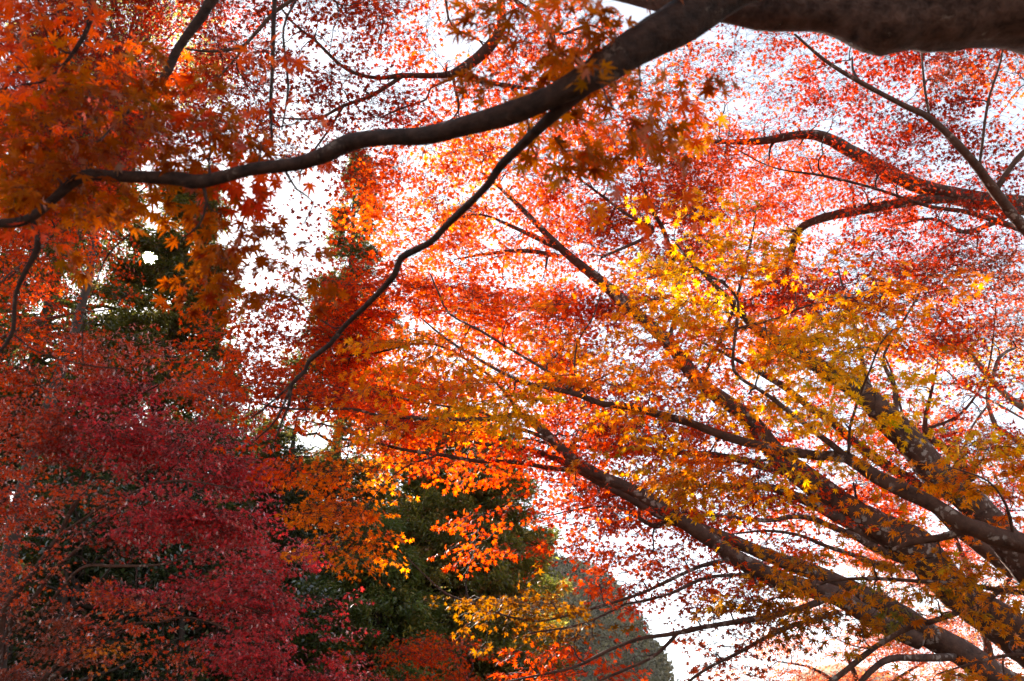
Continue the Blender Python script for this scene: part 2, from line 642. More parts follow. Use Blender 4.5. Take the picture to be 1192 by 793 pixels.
    for f in fs:
        for sg in (-1, 1):
            ok = (rng.random(n) > 0.12)
            ff = np.clip(f + rng.normal(0, 0.04, n), 0.02, 0.95)
            b = T + ax * (L * ff)[:, None]
            an = rng.uniform(0.7, 1.05, n)
            dr = norm(ax * np.cos(an)[:, None] + sg * sd_ * np.sin(an)[:, None] + rng.normal(0, 0.12, (n, 3)))
            dr[:, 2] -= droop * 0.5
            ll = L * (0.52 - 0.34 * ff) * rng.uniform(0.75, 1.25, n)
            e = b + dr * ll[:, None]
            seg_a.append(b[ok]), seg_b.append(e[ok]), seg_k.append(np.arange(n)[ok])
            for g in (0.5, 1.0):
                okk = ok & (rng.random(n) > 0.14) & leafed
                q = b + dr * (ll * g)[:, None] + rng.normal(0, 0.012, (n, 3))
                spread = rng.uniform(-0.9, 0.9, n) if g < 1 else rng.uniform(-0.4, 0.4, n)
                a2 = dr * np.cos(spread)[:, None] + np.cross(upn, dr) * np.sin(spread)[:, None]
                a2[:, 2] -= rng.uniform(0, 0.7, n)
                lp.append(q[okk]), la.append(a2[okk]), lk.append(np.arange(n)[okk])
                ln.append((upn + rng.normal(0, tilt, (n, 3)))[okk])
    for g in range(2):
        okk = leafed & (rng.random(n) > 0.1)
        a2 = ax + rng.normal(0, 0.4, (n, 3))
        a2[:, 2] -= 0.2
        lp.append(tipv[okk]), la.append(a2[okk]), lk.append(np.arange(n)[okk])
        ln.append((upn + rng.normal(0, tilt, (n, 3)))[okk])
    lp, la, ln, lk = np.vstack(lp), np.vstack(la), np.vstack(ln), np.concatenate(lk)
    sa, sb, sk = np.vstack(seg_a), np.vstack(seg_b), np.concatenate(seg_k)
    # colour: palette of the cell, a stage shared by the spray, jitter per leaf
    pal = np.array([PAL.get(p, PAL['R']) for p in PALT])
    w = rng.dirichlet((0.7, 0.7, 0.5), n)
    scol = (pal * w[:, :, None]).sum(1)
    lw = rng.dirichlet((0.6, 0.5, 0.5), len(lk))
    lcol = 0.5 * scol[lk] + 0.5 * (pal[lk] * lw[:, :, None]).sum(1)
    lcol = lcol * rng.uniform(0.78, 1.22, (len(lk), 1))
    odd = rng.random(len(lk)) < 0.04
    lcol[odd] = lcol[odd] * np.array([0.55, 0.8, 0.9])
    lsz = leaf * rng.uniform(0.7, 1.25, len(lk))
    for i, o in enumerate(objs):
        ks = pid == i
        if not ks.any():
            continue
        v, f = tubes(paths[ks] - base, R[ks], 5 if detail else 4)
        s_ok = ks[sk]
        A, B = sa[s_ok], sb[s_ok]
        mid = (A + B) / 2 + rng.normal(0, 0.008, A.shape)
        v2, f2 = tubes(np.stack([A, mid, B], 1) - base, np.tile([twig_r * 0.75, twig_r * 0.55, twig_r * 0.35], (len(A), 1)), 3)
        me = mesh_from('twigs', np.vstack([v, v2]), np.concatenate([f, f2 + len(v)]), 4, M_TWIG)
        link('twigs', me, o)
        l_ok = ks[lk] & off_sun(lp, 0.5)
        if l_ok.any():
            me = leaves_mesh('foliage', lp[l_ok], la[l_ok], ln[l_ok], lsz[l_ok], lcol[l_ok], base, detail, leafmat or M_LEAF)
            link('foliage', me, o)
    print('maple', label[:40], 'sprays', n, 'leaves', len(lk))
    return root


# ------------------------------------------------------------------ evergreens


def blades_mesh(name, pos, axis, nrm, length, width, col, base, mat):
    ax = norm(axis)
    nz = norm(nrm - (nrm * ax).sum(-1, keepdims=True) * ax)
    ay = np.cross(nz, ax)
    n = len(pos)
    tv = np.array([(0, 0, 0), (0.45, 0.5, 0.05), (1.0, 0, -0.08), (0.45, -0.5, 0.05)])
    v = pos[:, None, :] + (tv[None, :, 0, None] * length[:, None, None] * ax[:, None, :]
                           + tv[None, :, 1, None] * width[:, None, None] * ay[:, None, :]
                           + tv[None, :, 2, None] * length[:, None, None] * nz[:, None, :])
    f = np.arange(4)[None] + (np.arange(n) * 4)[:, None]
    return mesh_from(name, v.reshape(-1, 3) - base, f.reshape(-1), 4, mat, np.repeat(col, 4, axis=0))


def mixcol(n, stages, weights):
    st = np.array(stages)
    k = rng.choice(len(st), n, p=np.array(weights) / sum(weights))
    return st[k] * rng.uniform(0.7, 1.3, (n, 1))


GREEN = [(0.10, 0.10, 0.015), (0.14, 0.13, 0.02), (0.24, 0.18, 0.03), (0.22, 0.11, 0.03)]


def conifer(label, group, x, y, height, radius, nb=170, per=46, t0=0.05, power=0.75, stages=GREEN, weights=(5, 4, 2, 1),
            blade=0.115, lean=(0, 0), z0=0.0, name='conifer_tree', gappy=0.3, trunk_r=0.22):
    base = np.array([x, y, z0])
    root = thing(name, label, 'tree', base, group)
    zs = np.linspace(0, height, 26)
    rows = np.stack([x + lean[0] * zs / height + 0.08 * np.sin(zs * 0.6), y + lean[1] * zs / height, z0 + zs, trunk_r * (1 - zs / height) ** 0.8 + 0.02], 1)
    link('trunk', limb_mesh('trunk', rows, M_BARK_CEDAR, base, sides=12), root)
    t = t0 + (1 - t0) * np.sort(rng.random(nb)) ** 0.9
    az = rng.uniform(0, 2 * math.pi, nb) + np.arange(nb) * 2.4
    lump = 0.65 + 0.7 * hash_noise(np.stack([np.cos(az) * 2, np.sin(az) * 2, t * height * 0.45], 1), 1.0, int(x * 3) % 50)
    Lb = radius * np.clip((1 - t), 0.0, 1) ** power * lump * rng.uniform(0.75, 1.1, nb) + 0.15
    p0 = np.stack([x + lean[0] * t, y + lean[1] * t, z0 + t * height], 1)
    out = np.stack([np.cos(az), np.sin(az), np.zeros(nb)], 1)
    s = np.linspace(0, 1, K)
    rise = rng.uniform(-0.05, 0.35, nb)
    sag = rng.uniform(0.25, 0.6, nb)
    P = p0[:, None, :] + out[:, None, :] * (Lb[:, None] * s[None])[..., None]
    P[..., 2] += Lb[:, None] * (rise[:, None] * s[None] - sag[:, None] * s[None] ** 2 + 0.22 * s[None] ** 4)
    P[:, 1:-1] += rng.normal(0, 0.03, (nb, K - 2, 3)) * Lb[:, None, None]
    Rb = (0.012 + 0.018 * Lb)[:, None] * (1 - 0.85 * s)[None]
    v, f = tubes(P - base, Rb, 4)
    link('branches', mesh_from('branches', v, f, 4, M_BARK_CEDAR), root)
    # foliage sprays hang along the outer part of each branch
    nper = np.maximum(4, (per * Lb / radius * 1.6)).astype(int)
    kb = np.repeat(np.arange(nb), nper)
    u = 0.22 + 0.82 * rng.random(len(kb)) ** 0.8
    ui = np.clip(u, 0, 0.999) * (K - 1)
    i0 = ui.astype(int)
    fr = (ui - i0)[:, None]
    c = P[kb, i0] * (1 - fr) + P[kb, np.minimum(i0 + 1, K - 1)] * fr
    side = np.stack([-out[kb, 1], out[kb, 0], np.zeros(len(kb))], 1)
    wd = (0.32 * Lb[kb] * (1.15 - u))[:, None]
    c = c + side * rng.normal(0, 1, (len(kb), 1)) * wd + np.array([0, 0, 1]) * rng.normal(-0.06, 0.10, (len(kb), 1)) * (0.5 + wd)
    h = hash_noise(c, 1.6, 5)
    ok = h > gappy
    c, kb, side = c[ok], kb[ok], side[ok]
    nbld = 17
    n = len(c) * nbld
    cc = np.repeat(c, nbld, 0) + rng.normal(0, 0.075, (n, 3))
    ax = np.repeat(out[kb], nbld, 0) * 0.8 + rng.normal(0, 0.65, (n, 3)) + np.array([0, 0, -0.35])
    nr = np.array([0, 0, 1.0]) + rng.normal(0, 0.6, (n, 3))
    ln_ = blade * rng.uniform(0.6, 1.4, n)
    col = np.repeat(mixcol(len(c), stages, weights), nbld, 0) * rng.uniform(0.85, 1.15, (n, 1))
    q = off_sun(cc, 0.42)
    link('crown', blades_mesh('crown', cc[q], ax[q], nr[q], ln_[q], (ln_ * rng.uniform(0.22, 0.4, n))[q], col[q], base, M_NEEDLE), root)
    print('conifer', label[:40], n)
    return root


def broadleaf(label, group, x, y, lumps, n, leaf, stages, weights, z0=0.0, trunk_r=0.16, name='evergreen_tree', cat='tree', bark=None, mat=None, fill=0.5):
    """trunk, a limb to each lump of crown, oval leaves in the lumps' shells; lumps: (x, y, z, r)"""
    base = np.array([x, y, z0])
    bark = bark or M_BARK_CEDAR
    root = thing(name, label, cat, base, group)
    lumps = np.array(lumps, float)
    top = lumps[:, 2].max()
    zs = np.linspace(0, (top - z0) * 0.85, 14)
    rows = np.stack([x + 0.15 * np.sin(zs * 0.8), y + 0.1 * np.cos(zs * 0.7), z0 + zs, trunk_r * (1 - 0.85 * zs / zs[-1])], 1)
    link('trunk', limb_mesh('trunk', rows, bark, base, sides=10), root)
    paths, rad = [], []
    s = np.linspace(0, 1, K)
    for lx, ly, lz, lr in lumps:
        for q in range(4):
            e = np.array([lx, ly, lz]) + rng.normal(0, 0.4, 3) * lr
            hz = max(z0 + 0.3, min(lz - 0.5 * abs(lx - x) - 0.4 * rng.random(), rows[-1, 2]))
            st = np.array([x, y, hz])
            md = (st + e) / 2 + np.array([0, 0, -0.1]) * np.linalg.norm(e - st)
            pp = ((1 - s) ** 2)[:, None] * st + (2 * s * (1 - s))[:, None] * md + (s ** 2)[:, None] * e
            pp[1:-1] += rng.normal(0, 0.05, (K - 2, 3))
            paths.append(pp)
            rad.append(trunk_r * 0.3 * (1 - 0.8 * s))
    v, f = tubes(np.array(paths) - base, np.array(rad), 5)
    link('branches', mesh_from('branches', v, f, 4, bark), root)
    wgt = lumps[:, 3] ** 2
    nc = n // 6
    k = rng.choice(len(lumps), nc, p=wgt / wgt.sum())
    d = norm(rng.normal(0, 1, (nc, 3)))
    rr = lumps[k, 3] * (fill + (1 - fill) * rng.random(nc)) * (0.8 + 0.45 * (hash_noise(d * 2 + k[:, None] * 3.1, 1.5, 2) - 0.4))
    c = lumps[k, :3] + d * rr[:, None] * np.array([1, 1, 0.8])
    h = hash_noise(c, 1.1, 8) * 0.6 + hash_noise(c, 3.0, 4) * 0.4
    c, d = c[h > 0.38], d[h > 0.38]
    m = len(c) * 6
    cc = np.repeat(c, 6, 0) + rng.normal(0, leaf * 1.1, (m, 3))
    ax = np.repeat(d, 6, 0) * 0.6 + rng.normal(0, 0.7, (m, 3))
    nr = np.array([0, 0, 1.0]) + rng.normal(0, 0.55, (m, 3))
    ln_ = leaf * rng.uniform(0.7, 1.3, m)
    col = np.repeat(mixcol(len(c), stages, weights), 6, 0) * rng.uniform(0.8, 1.2, (m, 1))
    q = off_sun(cc, 0.42)
    link('crown', blades_mesh('crown', cc[q], ax[q], nr[q], ln_[q], (ln_ * rng.uniform(0.4, 0.6, m))[q], col[q], base, mat or M_BROAD), root)
    print('broadleaf', label[:40], m)
    return root


# ------------------------------------------------------------------ the ground and the hills
def sheet(name, x0, x1, y0, y1, nx, ny, fz, mat):
    X, Y = np.meshgrid(np.linspace(x0, x1, nx), np.linspace(y0, y1, ny))
    Z = fz(X, Y)
    v = np.stack([X, Y, Z], -1).reshape(-1, 3)
    i = np.arange(ny - 1)[:, None] * nx + np.arange(nx - 1)[None]
    f = np.stack([i, i + 1, i + nx + 1, i + nx], -1).reshape(-1)
    o = link(name, mesh_from(name, v, f, 4, mat, smooth=True))
    o['kind'] = 'structure'
    return o


M_GROUND = ground_material('leaf_litter', (0.05, 0.035, 0.022), (0.16, 0.07, 0.03), 6.0)
M_HILL = ground_material('hill_soil', (0.03, 0.032, 0.014), (0.06, 0.055, 0.022), 0.4)
M_SLOPE = ground_material('hillside_soil', (0.03, 0.03, 0.016), (0.07, 0.06, 0.03), 0.8)
M_TANHILL = ground_material('dry_grass', (0.16, 0.13, 0.07), (0.24, 0.20, 0.12), 0.03)


def fz_ground(X, Y):
    return 0.10 * np.sin(X * 0.31) * np.cos(Y * 0.23) * np.clip(np.hypot(X, Y) / 20 - 0.3, 0, 1)


sheet('ground', -3000, 3000, -3000, 3000, 301, 301, lambda X, Y: 0 * X, M_GROUND)

# wooded hill about 300 m away, its right flank falling steeply
HC = at(555, 636, 300)


def hill_z(X, Y):
    u = (X - HC[0])
    right = np.clip(1 - (np.clip(u, 0, None) / 58.7) ** 4.4, 0, 1)
    roll = 1 + 0.05 * np.sin(u * 0.09 + 1.0) + 0.03 * np.sin(u * 0.21)
    front = np.clip(1 - ((Y - HC[1]) / 75.0) ** 2, 0, 1)
    return 66 * right * front * roll * np.clip(1.2 - np.abs(u) / 220, 0, 1) - 0.5


sheet('hill', HC[0] - 160, HC[0] + 90, HC[1] - 76, HC[1] + 76, 90, 60, hill_z, M_HILL)

# the steep wooded slope behind the trees on the left
def slope_z(X, Y):
    r = np.clip((Y - 27 + 0.35 * np.clip(X + 6, -60, 30)) / 22.0, 0, 1)
    e = 1 / (1 + np.exp((X + 4.5) / 1.6))
    return 15 * r * r * (3 - 2 * r) * e * (1 + 0.05 * np.sin(X * 0.7) + 0.04 * np.sin(Y * 0.9)) - 0.3


sheet('hillside', -70, 4, 26, 75, 90, 70, slope_z, M_SLOPE)

HT = at(985, 778, 420)


def tan_z(X, Y):
    u = (X - HT[0]) / 75.0
    w = (Y - HT[1]) / 110.0
    return (HT[2]) * np.clip(1 - np.abs(u) ** 2.2, 0, 1) * np.clip(1 - w * w, 0, 1) * (1 + 0.04 * np.sin(X * 0.11)) - 0.5


sheet('grassy_hill', HT[0] - 80, HT[0] + 80, HT[1] - 112, HT[1] + 112, 60, 60, tan_z, M_TANHILL)

# the wood on the hill: far-off crowns that read as one mass
nw = 800
wx = rng.uniform(HC[0] - 50, HC[0] + 60, nw)
wy = rng.uniform(HC[1] - 74, HC[1] + 12, nw)
wz = hill_z(wx, wy)
ok = wz > 1
wx, wy, wz = wx[ok], wy[ok], wz[ok]
nw = len(wx)
per = 270
kk = np.repeat(np.arange(nw), per)
wr = rng.uniform(2.4, 5.6, nw)
dd = norm(rng.normal(0, 1, (nw * per, 3)))
dd[:, 2] = np.abs(dd[:, 2]) * 1.1 - 0.25
wc = np.stack([wx, wy, wz + 1.5], 1)[kk] + dd * (wr[kk] * rng.uniform(0.75, 1.08, nw * per))[:, None] * np.array([1, 1, 1.25])
tint = mixcol(nw, [(0.085, 0.075, 0.026), (0.11, 0.095, 0.032), (0.20, 0.15, 0.045)], (5, 4, 1.5))[kk] * rng.uniform(0.8, 1.2, (nw * per, 1))
lsz = rng.uniform(0.6, 1.2, nw * per)
me = blades_mesh('forest', wc, rng.normal(0, 1, (nw * per, 3)), dd + rng.normal(0, 0.5, dd.shape), lsz, lsz * 0.7, tint, np.zeros(3), M_FAR)
fo = link('forest', me)
fo['kind'] = 'stuff'
fo['label'] = 'grey green wood covering the far hill'
fo['category'] = 'wood'

# ------------------------------------------------------------------ evergreens behind the maples


def xy(px, d, py=396.5):
    p = at(px, py, d)
    return p[0], p[1]


def ztop(px, py, d):
    return at(px, py, d)[2]


GE = 'evergreens behind the maples'
x, y = at(418, 195, 30)[:2]
conifer('tall narrow dark conifer spire rising behind the red leaves left of centre', GE, x, y, ztop(418, 165, 30), 3.2, nb=280, per=50, t0=0.08, power=0.8, gappy=0.36, blade=0.12)
x, y = at(338, 560, 25)[:2]
conifer('dark conifer with a bare straight trunk just right of the crimson maple', GE, x, y, ztop(330, 470, 25), 3.4, nb=150, per=44, t0=0.1, power=0.5, stages=[(0.06, 0.065, 0.015), (0.09, 0.085, 0.018), (0.14, 0.10, 0.025)], weights=(5, 3, 1), gappy=0.4, trunk_r=0.32)
x, y = at(535, 600, 24)[:2]
conifer('broad bushy green conifer with yellowish sprays standing below the canopy centre', GE, x, y, ztop(520, 455, 24), 3.3, nb=420, per=60, t0=0.02, power=0.42, stages=[(0.16, 0.165, 0.022), (0.23, 0.21, 0.03), (0.44, 0.33, 0.055), (0.36, 0.16, 0.045)], weights=(5, 4, 2, 1.2), gappy=0.28)
x, y = at(440, 700, 21)[:2]
conifer('low soft blue green conifer in front of the broad bushy one', GE, x, y, ztop(430, 600, 21), 2.3, nb=300, per=52, t0=0.02, power=0.45, stages=[(0.14, 0.18, 0.035), (0.20, 0.22, 0.04), (0.36, 0.28, 0.055)], weights=(5, 4, 1), gappy=0.25)
x, y = at(196, 400, 24)[:2]
conifer('ragged dark conifer whose thin crown lets the sun glint through', GE, x, y, ztop(196, 115, 24), 2.7, nb=400, per=50, t0=0.05, power=0.45, gappy=0.34, blade=0.115)
x, y = at(45, 400, 22)[:2]
conifer('tall dark conifer behind the red branches at the far left', GE, x, y, ztop(60, -60, 22), 3.4, nb=330, per=50, t0=0.05, power=0.4, gappy=0.36)
x, y = at(285, 500, 27)[:2]
conifer('dark conifer filling the gap between the ragged crown and the narrow spire', GE, x, y, ztop(300, 455, 27), 2.4, nb=200, per=46, t0=0.05, power=0.5, gappy=0.34)
x, y = at(150, 40, 19)[:2]
c = [at(100, 0, 19), at(160, 10, 19), at(215, 40, 19.5), at(150, 70, 19), at(120, -60, 19), at(205, -40, 19), at(225, 85, 19.5), at(60, 60, 19)]
broadleaf('pale yellow green leafy tree glowing behind the dark red leaves at upper left', GE, x, y, [(*p, 0.8) for p in c], 9000, 0.10,
          PAL['L'], (4, 3, 2), name='yellow_leaved_tree', mat=M_LEAF)
for (lab, px, d, lumps, n) in (
    ('glossy dark evergreen shrub behind the bare stems of the crimson maple', 110, 17.5, [(40, 640, 1.2), (110, 610, 1.1), (170, 650, 1.1), (60, 710, 1.3), (140, 710, 1.2), (100, 560, 0.9)], 16000),
    ('dark evergreen shrub low under the crimson maple, speckled with pale leaves', 240, 18.5, [(210, 640, 1.1), (260, 680, 1.2), (200, 720, 1.2), (280, 740, 1.3), (230, 590, 0.9), (330, 700, 1.1)], 16000),
    ('dark evergreen mass behind the lower left corner', 20, 16.0, [(0, 760, 1.2), (70, 770, 1.1), (130, 780, 1.1), (-60, 700, 1.3), (190, 790, 1.1)], 12000),
    ('tall dark leafy evergreen behind the red maple at mid left', 120, 20.5, [(20, 440, 1.3), (60, 520, 1.4), (150, 550, 1.3), (230, 540, 1.2)], 15000),
):
    x, y = at(px, 560, d)[:2]
    broadleaf(lab, GE, x, y, [(*at(a, b, d + rng.uniform(-0.6, 0.6)), r) for a, b, r in lumps], n, 0.11,
              [(0.035, 0.055, 0.018), (0.05, 0.07, 0.022), (0.16, 0.15, 0.06)], (6, 4, 1.1), name='evergreen_shrub' if d < 20 else 'evergreen_tree', cat='shrub' if d < 20 else 'tree')

# ------------------------------------------------------------------ the maples
W = 'w'
GM = 'autumn maples'

# distant maples under the leaning trunks
b = at(1020, 980, 24)
maple('distant pale red maple low beyond the leaning trunks at the bottom right', GM, (b[0], b[1], 0),
      [(W, b[0], b[1], 0, 0.16), (1015, 860, 24, 12), (1000, 800, 24, 9), (985, 760, 24, 5)],
      [[(1000, 815, 24, 7), (950, 780, 24, 4), (905, 770, 24, 2)], [(1003, 820, 24, 7), (1060, 780, 24, 4), (1110, 755, 24, 2)]],
      {14: '18:P2 19:P3 20:P4 21:P3 22:P2', 15: '17:P2 18:P4 19:P5 20:P5 21:P5 22:P4 23:P3', 16: '18:P4 19:P5 20:P5 21:P5 22:P4'},
      leaf=0.075, spray=0.6, thick=0.8)
b = at(1160, 1000, 20)
maple('second distant red maple behind the thick trunks at the right edge', GM, (b[0] + 1, b[1], 0),
      [(W, b[0] + 1, b[1], 0, 0.16), (1160, 800, 20, 14), (1140, 700, 20, 10), (1110, 620, 20, 5)],
      [[(1150, 740, 20, 8), (1180, 660, 20, 5), (1200, 600, 20, 3)], [(1135, 690, 20, 6), (1090, 640, 20, 4), (1060, 610, 20, 2)]],
      {11: '20:P3 21:r4 22:r4 23:r4', 12: '20:R3 21:R5 22:R5 23:R5', 13: '20:P3 21:P4 22:P4 23:P4', 14: '22:P4 23:P4'},
      leaf=0.07, spray=0.55, thick=0.7)
b = at(480, 1060, 14)
maple('low bright red maple whose top just shows at the bottom edge', GM, (b[0], b[1], 0),
      [(W, b[0], b[1], 0, 0.07), (485, 900, 14, 8), (490, 830, 14, 5)],
      [[(488, 860, 14, 5), (450, 810, 14, 3), (430, 785, 14, 2)], [(488, 850, 14, 5), (530, 810, 14, 3), (550, 780, 14, 2)]],
      {15: '8:R1 9:R3 10:R3 11:R1', 16: '7:R5 8:R7 9:R8 10:R8 11:R5'}, leaf=0.06, spray=0.4, thick=0.5, density=1.2)

# dark red maple far behind the near branches at upper left
maple('dark red maple of small leaves behind the big orange leaves at upper left', GM, (-8.6, 11.0, 0),
      [(W, -8.6, 11.0, 0, 0.16), (W, -8.3, 11.0, 3.0, 0.13), (W, -7.9, 11.1, 6.0, 0.11), (-60, 180, 12, 16)],
      [[(-70, 300, 12, 12), (0, 220, 12, 8), (80, 160, 12, 6), (150, 90, 12, 4), (210, 30, 12, 2)],
       [(-80, 380, 12, 12), (0, 330, 12, 7), (70, 270, 12, 5), (140, 240, 12, 3), (190, 200, 12, 2)],
       [(-60, 190, 12, 12), (0, 110, 12, 7), (50, 40, 12, 5), (90, -20, 12, 3)],
       [(-90, 460, 12, 10), (-10, 400, 12, 6), (60, 370, 12, 4), (130, 360, 12, 2)]],
      {-1: '0:b7 1:r7 2:r4 3:r6 4:r5', 0: '0:b8 1:r7 2:r3 3:r6 4:r6 5:r3', 1: '0:r8 1:r8 2:r6 3:r7 4:r5 5:r4', 2: '0:r8 1:r8 2:r7 3:r6 4:r5 5:r3',
       3: '0:R8 1:r8 2:r8 3:r5 4:r3 5:r2', 4: '0:R8 1:r7 2:R5', 5: '0:R5 1:R4 2:R2', 6: '0:R4 1:R2 2:R1', 7: '0:R4 1:R2', 8: '0:R2 1:R1'},
      leaf=0.058, spray=0.36, thick=0.6)

# crimson maple at lower left
b = at(-10, 1010, 12)
maple('dense crimson maple with bare forked stems filling the lower left', GM, (b[0], b[1], 0),
      [(W, b[0], b[1], 0, 0.12), (-8, 880, 12, 16), (-4, 800, 12, 13), (3, 719, 12, 10), (20, 689, 12, 9), (44, 659, 12, 8), (70, 622, 12, 7), (81, 598, 12, 6), (104, 562, 12, 4), (130, 510, 12, 3)],
      [[(-6, 800, 12.1, 9), (13, 726, 12.1, 8), (37, 699, 12.1, 7), (64, 662, 12.1, 6), (91, 639, 12, 5), (117, 612, 12, 4), (170, 570, 12, 3), (230, 520, 12, 2)],
       [(70, 622, 12, 5), (101, 602, 11.8, 4), (128, 585, 11.6, 4), (200, 560, 11.3, 3), (280, 570, 11, 2)],
       [(20, 735, 12, 6), (54, 706, 11.9, 5), (94, 662, 11.6, 4), (134, 659, 11.4, 4), (188, 657, 11.2, 3), (240, 640, 11, 2)],
       [(0, 850, 12, 8), (60, 790, 11.9, 7), (138, 723, 11.8, 5), (168, 709, 11.6, 4), (215, 699, 11.4, 4), (262, 699, 11.2, 3), (310, 715, 11, 2)],
       [(100, 760, 11.9, 4), (148, 729, 11.8, 4), (188, 724, 11.6, 3), (218, 719, 11.5, 3), (268, 733, 11.3, 3), (330, 770, 11, 2)],
       [(10, 850, 12, 9), (60, 780, 12, 6), (87, 763, 12, 6), (114, 743, 12, 5), (150, 735, 11.9, 2)],
       [(-10, 850, 12.3, 9), (-40, 700, 12.5, 7), (-20, 560, 12.4, 5), (20, 480, 12.2, 4), (60, 440, 12, 2)],
       [(81, 598, 12, 5), (110, 520, 12.3, 4), (150, 470, 12.3, 3), (200, 440, 12.2, 2)]],
      {8: '0:R3 1:R4 2:R4 3:R3 4:R1', 9: '0:R7 1:R6 2:p7 3:p6 4:R6 5:r3', 10: '0:R5 1:r6 2:p8 3:p7 4:p8 5:p7',
       11: '-1:R5 0:R4 1:o3 2:R3 3:p6 4:p8 5:p8', 12: '-1:R5 0:R3 1:R1 2:r2 3:p6 4:p8 5:p9 6:p2', 13: '-1:o4 0:o3 1:o2 2:r1 3:p3 4:p5 5:p8 6:p5',
       14: '-1:R4 0:b2 1:b3 2:o3 3:o3 4:R1 5:p6 6:p8 7:p2', 15: '-1:b6 0:b5 1:b4 2:O2 3:o2 4:R2 5:p6 6:p8 7:p6', 16: '0:b6 1:b5 2:r2 3:r3 4:r3 5:p7 6:p8 7:p8 8:p6'},
      leaf=0.06, spray=0.34, thick=0.3, density=1.0, leafmat=M_LEAF_SHEEN)

# red maple reaching in at the top right
maple('red maple with a long arching limb under the thick branch at top right', GM, (9.8, 12.2, 0),
      [(W, 9.8, 12.2, 0, 0.22), (W, 9.5, 12.3, 3.0, 0.19), (W, 9.0, 12.4, 6.0, 0.17), (1300, 258, 13, 30), (1192, 240, 13, 27), (1130, 232, 13, 26), (1060, 213, 13, 23), (1000, 182, 13, 19), (960, 160, 13, 16), (930, 157, 13, 12), (880, 165, 13, 10), (815, 165, 13, 5)],
      [[(1130, 232, 13, 14), (1070, 233, 12.9, 14), (1000, 245, 12.8, 13), (955, 255, 12.7, 12), (930, 268, 12.7, 11), (920, 300, 12.7, 9), (910, 345, 12.7, 6), (895, 400, 12.6, 3)],
       [(1260, 330, 10, 22), (1192, 265, 9.8, 16), (1160, 225, 9.7, 14), (1130, 185, 9.6, 12), (1085, 140, 9.6, 10), (1050, 122, 9.6, 8), (1000, 95, 9.5, 7), (960, 70, 9.5, 5), (925, 40, 9.5, 3)],
       [(1160, 220, 9.7, 9), (1180, 190, 9.7, 8), (1215, 150, 9.8, 7), (1240, 90, 9.8, 5)],
       [(1082, 137, 9.6, 4), (1076, 100, 9.6, 4), (1073, 60, 9.6, 3), (1072, 10, 9.6, 2)],
       [(1140, 196, 9.7, 4), (1150, 120, 9.7, 4), (1165, 70, 9.7, 3), (1170, 20, 9.7, 2)],
       [(1192, 268, 12, 10), (1130, 248, 12, 7), (1080, 240, 12, 5), (1020, 220, 12, 4), (960, 205, 12, 4), (900, 195, 12, 2), (850, 170, 12, 2)],
       [(1192, 240, 12.5, 8), (1150, 262, 12.5, 8), (1120, 270, 12.5, 6), (1085, 255, 12.5, 4), (1040, 262, 12.5, 2)]],
      {-1: '18:r3 20:r3 22:r4', 0: '17:r3 18:R3 19:r3 20:r3 21:r3 22:r4 23:r4', 1: '16:r4 17:-2 18:R4 19:r4 20:r4 21:r4 22:b5 23:o5', 2: '16:R2 17:-3 18:r3 19:r4 20:r4 21:r4 22:r4 23:R2',
       3: '15:R3 16:R4 17:R5 18:R5 19:R3 20:r3 21:r4 22:r2 23:r2', 4: '15:R3 16:R5 17:R4 18:R5 19:R5 20:R6 21:R6 22:r4 23:r4', 5: '16:R3 17:R4 18:R3 19:R1 20:r2 21:r2 22:r3 23:r2',
       6: '16:R3 17:R3 18:R4 22:r2 23:r2', 7: '17:R2 18:R3'},
      leaf=0.058, spray=0.36, thick=0.4, density=0.78, behind=0.6)

# sparse grey-stemmed maple at the right edge
maple('sparse grey stemmed maple with thin brownish leaves at the right edge', GM, (8.6, 11.6, 0),
      [(W, 8.6, 11.6, 0, 0.13), (1260, 640, 11.5, 16), (1225, 500, 11.5, 12), (1192, 475, 11.5, 11), (1169, 458, 11.5, 10), (1144, 430, 11.5, 8), (1120, 400, 11.5, 5), (1090, 360, 11.5, 3)],
      [[(1240, 560, 11, 9), (1192, 520, 11, 8), (1169, 503, 11, 7), (1159, 496, 11, 7), (1149, 465, 11, 6), (1154, 445, 11, 5), (1164, 415, 11, 5), (1182, 405, 11, 3)],
       [(1151, 470, 11, 3), (1130, 500, 11, 3), (1115, 540, 11, 2)],
       [(1192, 488, 11, 3), (1160, 470, 11, 3), (1130, 455, 11, 3), (1100, 430, 11, 2), (1075, 405, 11, 2)]],
      {6: '22:b4 23:b4', 7: '21:b2 22:b5 23:b5', 8: '21:b2 22:g4 23:g4', 9: '22:b2 23:-2', 10: '21:-2 22:-2 23:R3', 5: '22:r2 23:r2'},
      leaf=0.058, spray=0.45, thick=0.5, density=0.8, bark=M_BARK_GREY)

